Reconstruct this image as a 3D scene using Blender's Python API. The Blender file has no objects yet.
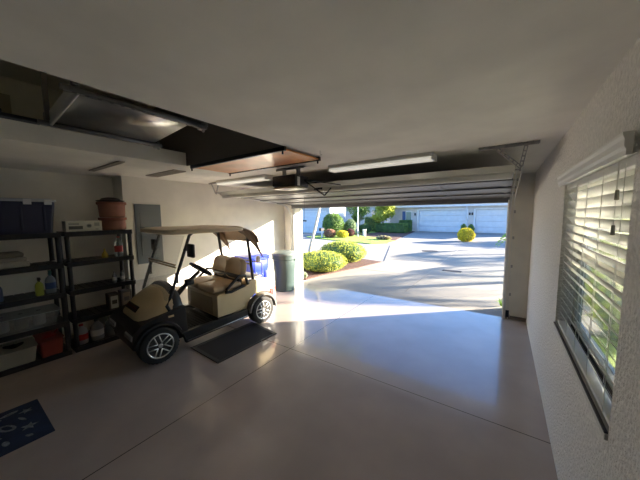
import bpy, bmesh, math, random
from mathutils import Vector, Matrix
random.seed(7)
C = bpy.context.scene.collection
sc = bpy.context.scene
PI = math.pi
# ---------------------------------------------------------------- camera
VD, VX, CC = (504, 213.5), (-66, 218.5), (320, 240)
FPX = math.sqrt(-((VD[0]-CC[0])*(VX[0]-CC[0]) + (VD[1]-CC[1])*(VX[1]-CC[1])))
cY = Vector((VD[0]-320, -(VD[1]-240), -FPX)).normalized()
cX = -Vector((VX[0]-320, -(VX[1]-240), -FPX)).normalized()
cZ = cX.cross(cY)
cam_d = bpy.data.cameras.new('camera'); cam = bpy.data.objects.new('camera', cam_d); C.objects.link(cam)
cam_d.sensor_width = 36; cam_d.lens = FPX/640*36; cam_d.clip_start = .02; cam_d.clip_end = 500
m3 = Matrix((cX, cY, cZ)).to_4x4(); m3.translation = Vector((0, 0, 1.875)); cam.matrix_world = m3
sc.camera = cam
# ---------------------------------------------------------------- exposure, sky, sun
sc.view_settings.view_transform = 'Standard'; sc.view_settings.look = 'None'
sc.view_settings.gamma = 1; sc.view_settings.use_curve_mapping = False
sc.view_settings.exposure = 2.22
w = bpy.data.worlds.new('sky'); sc.world = w; w.use_nodes = True
nt = w.node_tree; bg = nt.nodes['Background']
sk = nt.nodes.new('ShaderNodeTexSky'); sk.sky_type = 'NISHITA'; sk.sun_disc = False
SD = Vector((-.735, -.678, -.245)).normalized()
sk.sun_elevation = math.asin(-SD.z); sk.sun_rotation = math.atan2(-SD.x, -SD.y)
tint = nt.nodes.new('ShaderNodeMix'); tint.data_type = 'RGBA'; tint.blend_type = 'MULTIPLY'; tint.inputs[0].default_value = 1
tint.inputs[7].default_value = (.62, .93, 1.45, 1)
nt.links.new(sk.outputs[0], tint.inputs[6]); nt.links.new(tint.outputs[2], bg.inputs[0]); bg.inputs[1].default_value = 0.105
sun_d = bpy.data.lights.new('sun', 'SUN'); sun_d.energy = 8.2; sun_d.angle = .009; sun_d.color = (1, .88, .72)
sun = bpy.data.objects.new('sun', sun_d); C.objects.link(sun)
sun.rotation_euler = SD.to_track_quat('-Z', 'Y').to_euler(); sun.location = (10, 14, 9)
LENS_GLOW = 0.8     # faint glow added to the lenses of the switched-off fluorescent fixtures
# ---------------------------------------------------------------- helpers
MATS = {}
def mat(name, col, rough=.6, metal=0, bump=None, var=None, coat=0, alpha=1, trans=0, emit=None, sub=0):
    if name in MATS: return MATS[name]
    m = bpy.data.materials.new(name); m.use_nodes = True
    t = m.node_tree; b = t.nodes['Principled BSDF']
    b.inputs['Base Color'].default_value = (*col, 1); b.inputs['Roughness'].default_value = rough
    b.inputs['Metallic'].default_value = metal; b.inputs['Coat Weight'].default_value = coat
    b.inputs['Alpha'].default_value = alpha; b.inputs['Transmission Weight'].default_value = trans
    if emit: b.inputs['Emission Color'].default_value = (*emit[0], 1); b.inputs['Emission Strength'].default_value = emit[1]
    tc = t.nodes.new('ShaderNodeTexCoord')
    vs = var or (3.0, .06)
    n = t.nodes.new('ShaderNodeTexNoise'); n.inputs['Scale'].default_value = vs[0]; n.inputs['Detail'].default_value = 5
    t.links.new(tc.outputs['Object'], n.inputs['Vector'])
    r = t.nodes.new('ShaderNodeValToRGB')
    r.color_ramp.elements[0].position = .3; r.color_ramp.elements[1].position = .7
    a = vs[1]
    r.color_ramp.elements[0].color = (*[max(0, c*(1-a)) for c in col], 1)
    r.color_ramp.elements[1].color = (*[min(1, c*(1+a)) for c in col], 1)
    t.links.new(n.outputs['Fac'], r.inputs[0]); t.links.new(r.outputs[0], b.inputs['Base Color'])
    if bump:
        n2 = t.nodes.new('ShaderNodeTexNoise'); n2.inputs['Scale'].default_value = bump[0]; n2.inputs['Detail'].default_value = 6
        t.links.new(tc.outputs['Object'], n2.inputs['Vector'])
        bp = t.nodes.new('ShaderNodeBump'); bp.inputs['Strength'].default_value = bump[1]; bp.inputs['Distance'].default_value = bump[2] if len(bump) > 2 else .01
        t.links.new(n2.outputs['Fac'], bp.inputs['Height']); t.links.new(bp.outputs[0], b.inputs['Normal'])
    if sub:   # translucent leaf or slat
        tr = t.nodes.new('ShaderNodeBsdfTranslucent'); t.links.new(r.outputs[0], tr.inputs[0])
        mx = t.nodes.new('ShaderNodeMixShader'); mx.inputs[0].default_value = sub
        out = t.nodes['Material Output']
        t.links.new(b.outputs[0], mx.inputs[1]); t.links.new(tr.outputs[0], mx.inputs[2]); t.links.new(mx.outputs[0], out.inputs[0])
    MATS[name] = m; return m

class MB:
    """collects shapes of one part"""
    def __init__(s): s.bm = bmesh.new(); s.mi = 0
    def _mat(s, faces):
        for f in faces: f.material_index = s.mi
    def box(s, x0, x1, y0, y1, z0, z1, r=0, seg=2, M=None):
        g = bmesh.ops.create_cube(s.bm, size=1)
        vs = g['verts']
        for v in vs: v.co = Vector(((x0+x1)/2+v.co.x*(x1-x0), (y0+y1)/2+v.co.y*(y1-y0), (z0+z1)/2+v.co.z*(z1-z0)))
        if M:
            for v in vs: v.co = M @ v.co
        fs = {f for v in vs for f in v.link_faces}; s._mat(fs)
        if r:
            es = list({e for v in vs for e in v.link_edges})
            q = bmesh.ops.bevel(s.bm, geom=es, offset=r, segments=seg, profile=.5, affect='EDGES')
            s._mat(q['faces'])
        return s
    def ring(s, pts): return [s.bm.verts.new(p) for p in pts]
    def loft(s, rings, closed=True, cap=True):
        R = [s.ring(r) for r in rings]
        for a, b in zip(R, R[1:]):
            n = len(a)
            for i in range(n if closed else n-1):
                j = (i+1) % n
                f = s.bm.faces.new((a[i], a[j], b[j], b[i])); f.material_index = s.mi; f.smooth = True
        if cap and closed:
            for r, rev in ((R[0], True), (R[-1], False)):
                f = s.bm.faces.new(list(reversed(r)) if rev else r); f.material_index = s.mi
        return s
    def tube(s, pts, rad, n=8, cap=True, flat=None):
        pts = [Vector(p) for p in pts]; rings = []
        for i, p in enumerate(pts):
            d = (pts[min(i+1, len(pts)-1)]-pts[max(i-1, 0)]).normalized()
            u = d.cross(Vector((0, 0, 1)))
            if u.length < .05: u = d.cross(Vector((1, 0, 0)))
            u.normalize(); v = u.cross(d).normalized()
            rr = rad[i] if isinstance(rad, (list, tuple)) else rad
            k = flat or 1
            rings.append([p+u*rr*math.cos(2*PI*j/n)+v*rr*k*math.sin(2*PI*j/n) for j in range(n)])
        return s.loft(rings, cap=cap)
    def bar(s, a, b, wd, hg):
        """rectangular bar from a to b"""
        a, b = Vector(a), Vector(b); d = (b-a); L = d.length; d.normalize()
        u = d.cross(Vector((0, 0, 1)))
        if u.length < .05: u = Vector((1, 0, 0))
        u.normalize(); v = u.cross(d)
        q = [(-1, -1), (1, -1), (1, 1), (-1, 1)]
        s.loft([[p+u*wd/2*i+v*hg/2*j for i, j in q] for p in (a, b)])
        return s
    def lathe(s, prof, c=(0, 0, 0), n=24, ax='z', cap=True):
        rings = []
        for r, h in prof:
            ring = []
            for j in range(n):
                a = 2*PI*j/n
                if ax == 'z': p = (c[0]+r*math.cos(a), c[1]+r*math.sin(a), c[2]+h)
                elif ax == 'x': p = (c[0]+h, c[1]+r*math.cos(a), c[2]+r*math.sin(a))
                else: p = (c[0]+r*math.sin(a), c[1]+h, c[2]+r*math.cos(a))
                ring.append(p)
            rings.append(ring)
        return s.loft(rings, cap=cap)
    def prism(s, pts, a, b, ax='x'):
        """polygon extruded along an axis; pts are the two other coordinates"""
        f = {'x': lambda p, h: (h, p[0], p[1]), 'y': lambda p, h: (p[0], h, p[1]), 'z': lambda p, h: (p[0], p[1], h)}[ax]
        R = [s.ring([f(p, h) for p in pts]) for h in (a, b)]
        n = len(pts)
        for i in range(n):
            j = (i+1) % n; q = s.bm.faces.new((R[0][i], R[0][j], R[1][j], R[1][i])); q.material_index = s.mi
        for r in (list(reversed(R[0])), R[1]):
            q = s.bm.faces.new(r); q.material_index = s.mi
        return s
    def blob(s, c, rx, ry, rz, sub=3, noise=.12, flat=None):
        g = bmesh.ops.create_icosphere(s.bm, subdivisions=sub, radius=1)
        ph = [random.uniform(0, 6) for _ in range(6)]
        for v in g['verts']:
            p = v.co
            k = 1+noise*(math.sin(4*p.x+ph[0])*math.sin(4*p.y+ph[1])+.6*math.sin(9*p.z+ph[2])*math.sin(8*p.x+ph[3]))
            z = p.z*rz*k
            if flat is not None: z = max(z, -flat)
            v.co = Vector((c[0]+p.x*rx*k, c[1]+p.y*ry*k, c[2]+z))
        fs = {f for v in g['verts'] for f in v.link_faces}; s._mat(fs)
        for f in fs: f.smooth = True
        return s
    def leaf(s, p, size):
        n = Vector((random.gauss(0, 1), random.gauss(0, 1), random.gauss(0, 1))).normalized()
        u = n.orthogonal().normalized(); v = n.cross(u)
        a = random.uniform(0, PI); u, v = u*math.cos(a)+v*math.sin(a), v*math.cos(a)-u*math.sin(a)
        p = Vector(p)
        q = [p-u*size, p+v*size*.45, p+u*size, p-v*size*.45]
        f = s.bm.faces.new([s.bm.verts.new(x) for x in q]); f.material_index = s.mi
        return s
    def build(s, name, mats, parent=None, smooth=False, loc=None, bevel=0, subsurf=0, recalc=True):
        if recalc: bmesh.ops.recalc_face_normals(s.bm, faces=s.bm.faces)
        me = bpy.data.meshes.new(name)
        if smooth:
            for f in s.bm.faces: f.smooth = True
        s.bm.to_mesh(me); s.bm.free()
        for m in (mats if isinstance(mats, (list, tuple)) else [mats]): me.materials.append(m)
        o = bpy.data.objects.new(name, me); C.objects.link(o)
        if smooth and not subsurf:
            try: me.set_sharp_from_angle(angle=math.radians(40))
            except Exception: pass
        if bevel:
            b = o.modifiers.new('bevel', 'BEVEL'); b.width = bevel; b.segments = 3; b.limit_method = 'ANGLE'
        if subsurf:
            b = o.modifiers.new('sub', 'SUBSURF'); b.levels = subsurf; b.render_levels = subsurf
        if parent: o.parent = parent
        if loc: o.location = loc
        return o

def thing(name, label, cat, loc=(0, 0, 0), rz=0, group=None):
    o = bpy.data.objects.new(name, None); C.objects.link(o); o.empty_display_size = .1
    o.location = loc; o.rotation_euler = (0, 0, rz); return tag(o, label, cat, group)
def tag(o, label, cat, group=None, kind=None):
    o['label'] = label; o['category'] = cat
    if group: o['group'] = group
    if kind: o['kind'] = kind
    return o
def struct(o, label=None):
    o['kind'] = 'structure'
    if label: o['label'] = label
    return o
def children(o): return [c for c in bpy.data.objects if c.parent == o]
def dup(o, loc, rz=None, label=None, scale=None):
    r = o.copy(); C.objects.link(r); r.location = loc
    if rz is not None: r.rotation_euler = (0, 0, rz)
    if label: r['label'] = label
    if scale: r.scale = scale
    for ch in children(o):
        c = ch.copy(); C.objects.link(c); c.parent = r
        for g in children(ch):
            d = g.copy(); C.objects.link(d); d.parent = c
    return r

# ---------------------------------------------------------------- materials
wallm = mat('painted_wall', (.82, .79, .70), .8, bump=(60, .35, .004))
stucco = mat('stucco', (.74, .72, .67), .75, bump=(55, 1.0, .02), var=(40, .12))
ceilm = mat('ceiling_paint', (.88, .86, .78), .85, bump=(90, .2, .002))
white = mat('white_paint', (.78, .77, .72), .45)
whitem = mat('white_metal', (.72, .72, .70), .35)
black = mat('black_plastic', (.012, .012, .013), .45)
blackm = mat('black_metal', (.02, .02, .022), .4, .3)
steel = mat('galvanised_steel', (.42, .42, .41), .42, .85, var=(12, .15))
tan = mat('tan_body', (.68, .55, .33), .3, coat=.5)
vinyl = mat('tan_vinyl', (.50, .37, .23), .45, bump=(150, .1, .002))
canvas = mat('tan_canvas', (.30, .21, .14), .8, bump=(200, .3, .003))
rubber = mat('tyre_rubber', (.02, .02, .02), .8)
glass = mat('clear_glass', (.9, .93, .92), .03, trans=1)
conc = mat('concrete', (.30, .272, .225), .85, bump=(30, .3, .01), var=(1.2, .08))
mulch = mat('mulch', (.12, .06, .045), .95, bump=(25, 1, .05), var=(18, .5))
grass = mat('grass_blades', (.30, .42, .07), .8, bump=(40, 1, .05), var=(2, .25))
leafg = mat('leaf_green', (.17, .27, .06), .6, var=(3, .35), sub=.35)
leafy = mat('leaf_yellow_green', (.42, .46, .07), .6, var=(4, .3), sub=.35)
leafyy = mat('leaf_golden', (.75, .62, .04), .6, var=(4, .15), sub=.35)
leafd = mat('leaf_dark', (.06, .13, .04), .65, var=(3, .35), sub=.25)
leafr = mat('leaf_bronze', (.42, .22, .13), .7, var=(3, .3), sub=.3)
bark = mat('bark', (.42, .36, .29), .9, bump=(30, .8, .02), var=(8, .2))
stuccoH = mat('house_stucco', (.60, .57, .54), .85, bump=(30, .3, .01))

# floor: coated concrete with two saw-cut joints
fm = mat('coated_floor', (.44, .37, .33), .22, bump=(2.2, .10, .01), var=(1.6, .10), coat=.45)
def floor_joints():
    t = fm.node_tree; b = t.nodes['Principled BSDF']
    src = b.inputs['Base Color'].links[0].from_socket
    tc = [n for n in t.nodes if n.type == 'TEX_COORD'][0]
    sp = t.nodes.new('ShaderNodeSeparateXYZ'); t.links.new(tc.outputs['Object'], sp.inputs[0])
    def near(sock, v, wd):
        a = t.nodes.new('ShaderNodeMath'); a.operation = 'SUBTRACT'; a.inputs[1].default_value = v; t.links.new(sock, a.inputs[0])
        c = t.nodes.new('ShaderNodeMath'); c.operation = 'ABSOLUTE'; t.links.new(a.outputs[0], c.inputs[0])
        d = t.nodes.new('ShaderNodeMath'); d.operation = 'LESS_THAN'; d.inputs[1].default_value = wd; t.links.new(c.outputs[0], d.inputs[0])
        return d.outputs[0]
    j1 = near(sp.outputs[0], -2.40, .0045); j2 = near(sp.outputs[1], 2.71, .0045)
    mx = t.nodes.new('ShaderNodeMath'); mx.operation = 'MAXIMUM'; t.links.new(j1, mx.inputs[0]); t.links.new(j2, mx.inputs[1])
    mc = t.nodes.new('ShaderNodeMix'); mc.data_type = 'RGBA'; mc.inputs[7].default_value = (.07, .055, .045, 1)
    t.links.new(mx.outputs[0], mc.inputs[0]); t.links.new(src, mc.inputs[6])
    # faint scuffs of their own shape
    n = t.nodes.new('ShaderNodeTexNoise'); n.inputs['Scale'].default_value = 9; n.inputs['Detail'].default_value = 8
    t.links.new(tc.outputs['Object'], n.inputs['Vector'])
    r = t.nodes.new('ShaderNodeMapRange'); r.inputs[1].default_value = .4; r.inputs[2].default_value = .75; r.inputs[3].default_value = .20; r.inputs[4].default_value = .27
    t.links.new(n.outputs['Fac'], r.inputs[0]); t.links.new(r.outputs[0], b.inputs['Roughness'])
    t.links.new(mc.outputs[2], b.inputs['Base Color'])
floor_joints()

# ---------------------------------------------------------------- the setting
XR, XL, XLN, YF, YB, CH = .40, -5.2, -5.6, 5.72, -2.2, 2.55
OX0, OX1, OZ = -4.79, .06, 2.11
m = MB(); m.box(XLN-.2, XR+.2, YB-.2, 5.72, -.15, 0); struct(m.build('floor', fm), 'glossy beige coated concrete floor with saw-cut joints')
# ceiling with the attic opening
AX0, AX1, AY0, AY1 = -3.55, -1.80, -1.0, 2.0
m = MB()
m.box(XLN-.2, AX0, YB-.2, 6.3, CH, CH+.17)
m.box(AX1, XR+.2, YB-.2, 6.3, CH, CH+.17)
m.box(AX0, AX1, AY1, 6.3, CH, CH+.17)
m.box(AX0, AX1, YB-.2, AY0, CH, CH+.17)
struct(m.build('ceiling', ceilm), 'cream painted drywall ceiling with a long attic opening')
# attic pocket
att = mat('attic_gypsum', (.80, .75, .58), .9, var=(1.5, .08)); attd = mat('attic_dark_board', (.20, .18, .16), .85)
m = MB(); m.box(-4.9, -4.82, AY0, 2.1, CH+.17, 3.5); m.box(-4.82, AX1+.1, AY0-.08, AY0, CH+.17, 3.5); m.box(AX1+.0, AX1+.08, AY0, AY1+.02, CH+.17, 3.5); m.box(-4.9, AX1+.1, AY0-.08, AY1+.1, 3.5, 3.56)
struct(m.build('wall_attic', att), 'beige gypsum wall inside the attic opening')
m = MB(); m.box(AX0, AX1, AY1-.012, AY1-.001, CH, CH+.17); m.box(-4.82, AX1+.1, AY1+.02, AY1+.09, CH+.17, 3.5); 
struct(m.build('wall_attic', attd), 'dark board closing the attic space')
m = MB(); m.box(-4.82, -4.81, .12, .62, CH+.17, 3.3)
struct(m.build('trim_4', mat('attic_olive_board', (.48, .42, .26), .85)), 'olive board strip on the attic wall')
# walls
m = MB(); m.box(XR, XR+.16, YB, 1.52, 0, CH); m.box(XR, XR+.16, 2.93, 5.72, 0, CH)
m.box(XR, XR+.16, 1.52, 2.93, 0, .94); m.box(XR, XR+.16, 1.52, 2.93, 2.10, CH)
struct(m.build('wall_right', stucco), 'rough textured pale wall with the window')
m = MB(); m.box(XLN-.15, XLN, YB, 1.80, 0, CH); m.box(XLN-.15, XL, 1.80, 5.72, 0, CH)
struct(m.build('wall_left', wallm), 'cream painted wall with a jog beside the shelves')
m = MB(); m.box(XLN-.15, XR+.16, YB-.15, YB, 0, CH); struct(m.build('wall_back', wallm), 'cream painted wall')
m = MB(); m.box(XL-.4, OX0, 5.72, 6.04, -.1, CH); m.box(OX1, XR+.16, 5.72, 6.3, -.1, CH); m.box(OX0, OX1, 5.72, 6.3, OZ, CH)
struct(m.build('wall_front', wallm), 'pale wall around the open garage doorway')
# roof over the garage so no sky leaks in
m = MB(); m.prism([(YB-.6, 3.65), (2.5, 4.6), (6.35, 3.2), (6.35, 2.75), (YB-.6, 2.75)], XLN-.8, XR+.45)
# keep only the shell: a thin roof sheet
m.bm.free(); m = MB()
m.prism([(YB-.6, 3.6), (2.4, 4.5), (6.5, 2.78), (6.5, 2.70), (2.4, 4.4), (YB-.6, 3.5)], XLN-.8, XR+.45)
struct(m.build('roof', mat('roof_tile', (.35, .28, .24), .8)), 'tiled roof over the garage')
# doorway trim boards
m = MB(); m.box(OX0-.04, OX0, 5.66, 5.72, 0, OZ+.05); m.box(OX1, OX1+.04, 5.66, 5.72, 0, OZ+.05); m.box(OX0, OX1, 5.66, 5.72, OZ, OZ+.05)
m.box(OX0, OX0+.02, 5.90, 5.97, 0, OZ); m.box(OX1-.012, OX1, 6.0, 6.08, 0, OZ)
struct(m.build('trim_1', mat('jamb_wood', (.62, .62, .58), .6)), 'painted wooden boards lining the garage doorway')
# left wall low concrete curb ledge (seen as a faint line under the panel)
m = MB(); m.box(XL, XL+.025, 1.80, 5.70, 0, .78, r=.004); struct(m.build('trim_2', mat('knee_wall', (.66, .64, .58), .8)), 'slightly proud lower band of the left wall')
m = MB(); m.box(OX1+.002, XR-.001, 5.70, 5.72, 0, .05); struct(m.build('baseboard_front', mat('dark_base', (.2, .17, .14), .8)))

# ground outside
m = MB(); m.prism([(-60, 5.72), (40, 5.72), (40, 80), (-60, 80)], -.12, -.02, 'z'); struct(m.build('street', mat('street_paving', (.29, .275, .255), .9, bump=(20, .3, .01), var=(.6, .08))), 'pale paved street and court')
m = MB(); m.prism([(-4.62, 5.72), (.9, 5.72), (2.6, 9.5), (3.0, 15.6), (-5.6, 15.6), (-3.9, 10.2)], -.02, -.002, 'z')
struct(m.build('driveway', conc), 'light concrete driveway outside the garage')
m = MB()
for (a, b) in (((-4.3, 8.3), (2.1, 8.3)), ((-1.9, 6.4), (-1.9, 15.5)), ((-4.2, 11.6), (2.7, 11.6))):
    m.bar((a[0], a[1], .0), (b[0], b[1], .0), .014, .003)
struct(m.build('trim_3', mat('joint_dark', (.42, .38, .33), .9)), 'dark joints cut in the driveway')
def patch(name, pts, z, mt, label):
    m = MB(); m.prism(pts, -.03, z, 'z'); return struct(m.build(name, mt), label)
patch('planting_bed', [(-4.70, 6.06), (-4.62, 6.9), (-4.2, 8.6), (-3.9, 9.96), (-5.2, 10.3), (-15, 10.2), (-15, 6.06)], .015, mulch, 'brown mulch bed left of the driveway')
patch('lawn', [(-14, 18.2), (-12.5, 17.5), (-9.35, 16.5), (-7.0, 15.85), (-6.2, 16.8), (-6.3, 18.4), (-8.4, 20.2), (-12, 22.6), (-14.4, 22.3)], .03, grass, 'sunlit strip of lawn across the street')
patch('planting_bed', [(-6.29, 18.4), (-6.6, 20), (-8.0, 29.9), (-13.8, 29.9), (-12.2, 22.75), (-8.4, 20.25)], .02, mulch, 'dark mulch bed beside the neighbouring driveway')
patch('lawn', [(-13.8, 29.7), (-13.0, 24.8), (-11.6, 23.4), (-10.9, 25.6), (-11.3, 33), (-16, 36)], .03, grass, 'far lawn between the two houses')

# ---------------------------------------------------------------- window on the right wall
m = MB()
WX = XR+.125
m.box(WX-.02, WX+.03, 1.52, 1.57, .94, 2.10); m.box(WX-.02, WX+.03, 2.88, 2.93, .94, 2.10)
m.box(WX-.02, WX+.03, 1.57, 2.88, 2.05, 2.10); m.box(WX-.02, WX+.03, 1.57, 2.88, .94, 1.0); m.box(WX-.025, WX+.03, 1.57, 2.88, 1.55, 1.60)
fr = struct(m.build('window_1', mat('cream_frame', (.50, .48, .42), .5)), 'single hung window behind white blinds')
m = MB(); m.box(WX+.004, WX+.009, 1.57, 2.88, 1.0, 1.55); m.box(WX+.012, WX+.017, 1.57, 2.88, 1.60, 2.05); m.build('window_pane', glass, fr)
m = MB(); m.box(XR-.012, WX-.025, 1.52, 2.93, .925, .95, r=.004); struct(m.build('trim_5', mat('sill', (.60, .58, .52), .6)), 'narrow window sill')
m = MB()
for x in (XR-.011, XR+.074, XR+.092): m.box(x, x+.012, 1.53, 2.92, .950, .958)
struct(m.build('trim_6', mat('sill_groove', (.05, .045, .04), .7)), 'dark grooves of the window track')
bl = thing('window_blind', 'white slatted blind filling the window in the right wall', 'blind', (XR+.040, 1.52, .959))
slm = mat('blind_slat', (.84, .83, .77), .45, sub=.42)
m = MB()
ns = 18; tilt = math.radians(57)
for i in range(ns):
    z = .07+i*.0605
    c, s_ = math.cos(tilt)*.034, math.sin(tilt)*.034
    # inner edge up, outer edge down, slight crown
    sec = [(-c, z+s_), (0, z+.004), (c, z-s_), (c, z-s_-.003), (0, z+.001), (-c, z+s_-.003)]
    rows = [[(px, y, pz) for px, pz in sec] for y in (.02, 1.39)]
    m.loft(rows)
m.build('slats', slm, bl)
m = MB(); m.box(-.03, .03, .01, 1.40, 1.10, 1.145, r=.004); m.build('headrail', white, bl)
m = MB(); m.box(-.028, .028, .02, 1.39, .0, .022, r=.004); m.build('bottom_rail', white, bl)
m = MB(); m.prism([(-.078, 1.13), (-.061, 1.13), (-.061, 1.215), (-.090, 1.215), (-.090, 1.205), (-.084, 1.19), (-.084, 1.165), (-.078, 1.15)], -.04, 1.46, 'y')
for y in (.0, ): pass
m.build('valance', white, bl)
for y in (.12, .42, .72, 1.0, 1.28):
    m = MB(); m.tube([(-.034, y, .02), (-.034, y, 1.12)], .0016, 5); m.tube([(.034, y, .02), (.034, y, 1.12)], .0016, 5); m.build('ladder_cord', white, bl)
taz = mat('tassel_plastic', (.22, .20, .15), .5)
for (y, z, zz) in ((.13, .99, 1.2), (.14, .84, 1.2)):
    m = MB(); m.tube([(-.05, y, z), (-.05, y, zz-.07)], .0015, 5); o = m.build('pull_cord', white, bl)
    m = MB(); m.lathe([(.003, .022), (.006, .02), (.007, .0), (.008, -.02), (.003, -.022)], (-.05, y, z), 10); m.build('tassel', taz, o)

# ---------------------------------------------------------------- overhead door, tracks and hangers
DY0, DZ0, DY1, DZ1 = 3.38, 2.315, 5.62, 2.135
gd = thing('garage_door', 'large grey-white sectional door raised under the ceiling', 'garage door', (0, 0, 0))
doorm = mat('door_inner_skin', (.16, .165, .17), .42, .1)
dl = math.hypot(DY1-DY0, DZ1-DZ0); ang = math.atan2(DZ1-DZ0, DY1-DY0)
DM = Matrix.Translation((0, DY0, DZ0)) @ Matrix.Rotation(ang, 4, 'X')
DX0, DX1 = -4.80, .07
for k in range(4):
    a, b = k*dl/4+.004, (k+1)*dl/4-.004
    m = MB()
    m.box(DX0, DX1, a, b, .01, .045, M=DM)                # skin
    m.box(DX0, DX1, a, a+.045, -.012, .01, M=DM); m.box(DX0, DX1, b-.045, b, -.012, .01, M=DM)   # rails
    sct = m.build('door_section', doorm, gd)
    m = MB()
    for i in range(7):
        x = DX0+.03+i*(DX1-DX0-.12)/6
        m.box(x, x+.05, a+.046, b-.046, .002, .009, M=DM)
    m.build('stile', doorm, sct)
for y, zt in ((.03, 0), (dl-.05, 0)):
    m = MB(); m.box(DX0+.02, DX1-.02, y-.006, y+.006, -.075, -.013, M=DM); m.box(DX0+.02, DX1-.02, y-.006, y+.03, -.08, -.0755, M=DM); m.build('strut', white if y < .1 else doorm, gd)  # near strut white: light on the door's front edge put into the colour
m = MB(); m.box(DX0, DX1, -.012, .003, -.02, .05, M=DM); m.build('lit_edge_cap', white, gd)  # pale cap added so the near edge of the door looks lit
m = MB(); m.box(DX0, DX1, dl+.001, dl+.03, -.02, .045, M=DM); m.build('bottom_seal', mat('seal', (.10, .075, .06), .7), gd)
for sx, xx in ((-1, DX0-.055), (1, DX1+.045)):
    for k in range(4):
        m = MB(); p = DM @ Vector((xx, k*dl/4+.06, .012)); q = DM @ Vector((xx-sx*.05, k*dl/4+.06, .012))
        m.lathe([(.019, -.008), (.019, .008)], p, 12, 'x'); m.tube([p, q], .005, 6); m.build('roller', steel, gd)
m = MB(); m.box(-2.45, -2.30, .02, .12, -.05, -.013, M=DM); m.build('lift_handle', blackm, gd)

def track(x, s, label, name='door_track'):
    t = thing(name, label, 'track', (x, 5.62, 0))
    pts = [(0, 0, .02), (0, 0, 1.75)]
    for i in range(1, 7):
        a = i/6*PI/2*.94
        pts.append((0, -.34*(1-math.cos(a)), 1.75+.34*math.sin(a)+.05*i/6))
    pts += [(0, -2.32, 2.335)]
    m = MB()
    for off in (-.02, .02):
        m.loft([[Vector(p)+Vector((off-.003, 0, 0)), Vector(p)+Vector((off+.003, 0, 0)), Vector(p)+Vector((off+.003, 0, 0))+d, Vector(p)+Vector((off-.003, 0, 0))+d]
                for p, d in [(p, (Vector((0, .028, 0)) if i < 2 else Vector((0, .028*math.cos(min(1, (i-1)/6)*PI/2), .028*math.sin(min(1, (i-1)/6)*PI/2))))) for i, p in enumerate(pts)]])
    m.build('track_channel', whitem, t)
    for z in (.06, .45, .95, 1.45, 1.9):
        m = MB(); m.box(s*.021, s*.05, .03, .036, z-.02, z+.03); m.lathe([(.008, -.006), (.008, 0)], (s*.035, .03, z), 8, 'y'); m.build('track_bracket', steel, t)
    return t
track(OX0-.065, -1, 'white galvanised door track rising beside the green bin'); track(OX1+.055, 1, 'white galvanised door track at the right side of the doorway')
m = MB(); m.box(-.02, .03, -.012, .0, 0, .12); o = m.build('door_sensor', blackm, loc=(OX1+.06, 5.60, .06)); tag(o, 'small dark safety sensor low on right doorway track', 'sensor')

def perforated(m, a, b, wd=.034):
    a, b = Vector(a), Vector(b); d = (b-a); L = d.length; d.normalize()
    n = max(2, int(L/.042)); u = Vector((0, 1, 0)) if abs(d.x) > .3 else Vector((0, 1, 0))
    side = d.cross(u).normalized()
    for e in (-1, 1): m.bar(a+side*e*wd*.36, b+side*e*wd*.36, .004, wd*.28) if False else m.tube([a+side*e*wd*.36, b+side*e*wd*.36], .005, 4)
    for i in range(n+1):
        p = a+d*L*i/n; m.tube([p-side*wd*.34, p+side*wd*.34], .006, 4)
def hanger(x0, x1, xt, yt, label):
    t = thing('track_hanger', label, 'bracket', ((x0+x1)/2, 3.24, CH), 0, 'perforated hangers of the door tracks')
    cx = (x0+x1)/2
    m = MB(); perforated(m, (x0-cx, 0, -.012), (x1-cx, 0, -.012), .045); m.box(x0-cx, x1-cx, .012, .016, -.03, 0); m.build('ceiling_angle', steel, t)
    s = 1 if xt > cx else -1
    m = MB(); perforated(m, (xt-cx+s*.03, 0, -.035), (xt-cx, .06, -.215)); m.build('vertical_strap', steel, t)
    m = MB(); perforated(m, (xt-cx-s*.20, 0, -.035), (xt-cx, .07, -.225)); m.build('diagonal_strap', steel, t)
hanger(-.24, .24, .115, 3.35, 'perforated steel ceiling hanger above the right end of the raised door')
hanger(-4.98, -4.62, -4.855, 3.35, 'perforated steel ceiling hanger above the left end of the raised door')

# ---------------------------------------------------------------- opener
op = thing('garage_door_opener', 'black garage door opener hanging between the two ceiling lights', 'opener', (-2.50, 2.94, CH))
m = MB(); m.box(-.30, .22, -.018, .018, -.012, 0); m.box(-.30, .22, -.018, -.012, -.03, 0)
for x in (-.16, .10):
    m.box(x-.018, x+.018, -.012, -.006, -.125, -.01); m.box(x-.018, x+.018, .03, .036, -.125, -.01)
m.build('hanging_bracket', steel, op)
m = MB(); m.box(-.26, .17, -.15, .17, -.275, -.12, r=.025); m.box(-.20, .10, -.156, -.149, -.25, -.15, r=.003); m.build('housing', mat('opener_black', (.03, .03, .033), .35), op, smooth=True)
m = MB(); m.box(-.25, .16, -.14, .16, -.305, -.276, r=.012); m.build('light_cover', mat('opener_lens', (.70, .66, .50), .35), op, smooth=True)
m = MB(); m.bar((.0, .17, -.15), (.05, 2.70, -.13), .03, .035); m.build('rail', blackm, op)
m = MB(); m.tube([(.172, .06, -.19), (.40, .22, -.40)], .010, 6); m.tube([(.40, .22, -.40), (.46, .30, -.29)], .010, 6); m.tube([(.172, .06, -.18), (.62, .30, -.26)], .008, 6); m.build('door_arm', black, op)
m = MB(); m.box(.171, .178, -.1, -.05, -.27, -.15); m.build('antenna_label', white, op)
m = MB(); m.tube([(-.02, 0, .0), (-.02, 0, .47)], .0025, 5); m.tube([(-.06, 0, 0), (.02, 0, 0)], .013, 8)
o = m.build('release_handle', blackm, loc=(-3.05, 3.94, 1.77)); tag(o, 'black pull handle on a cord hanging before the doorway', 'handle')

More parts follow.
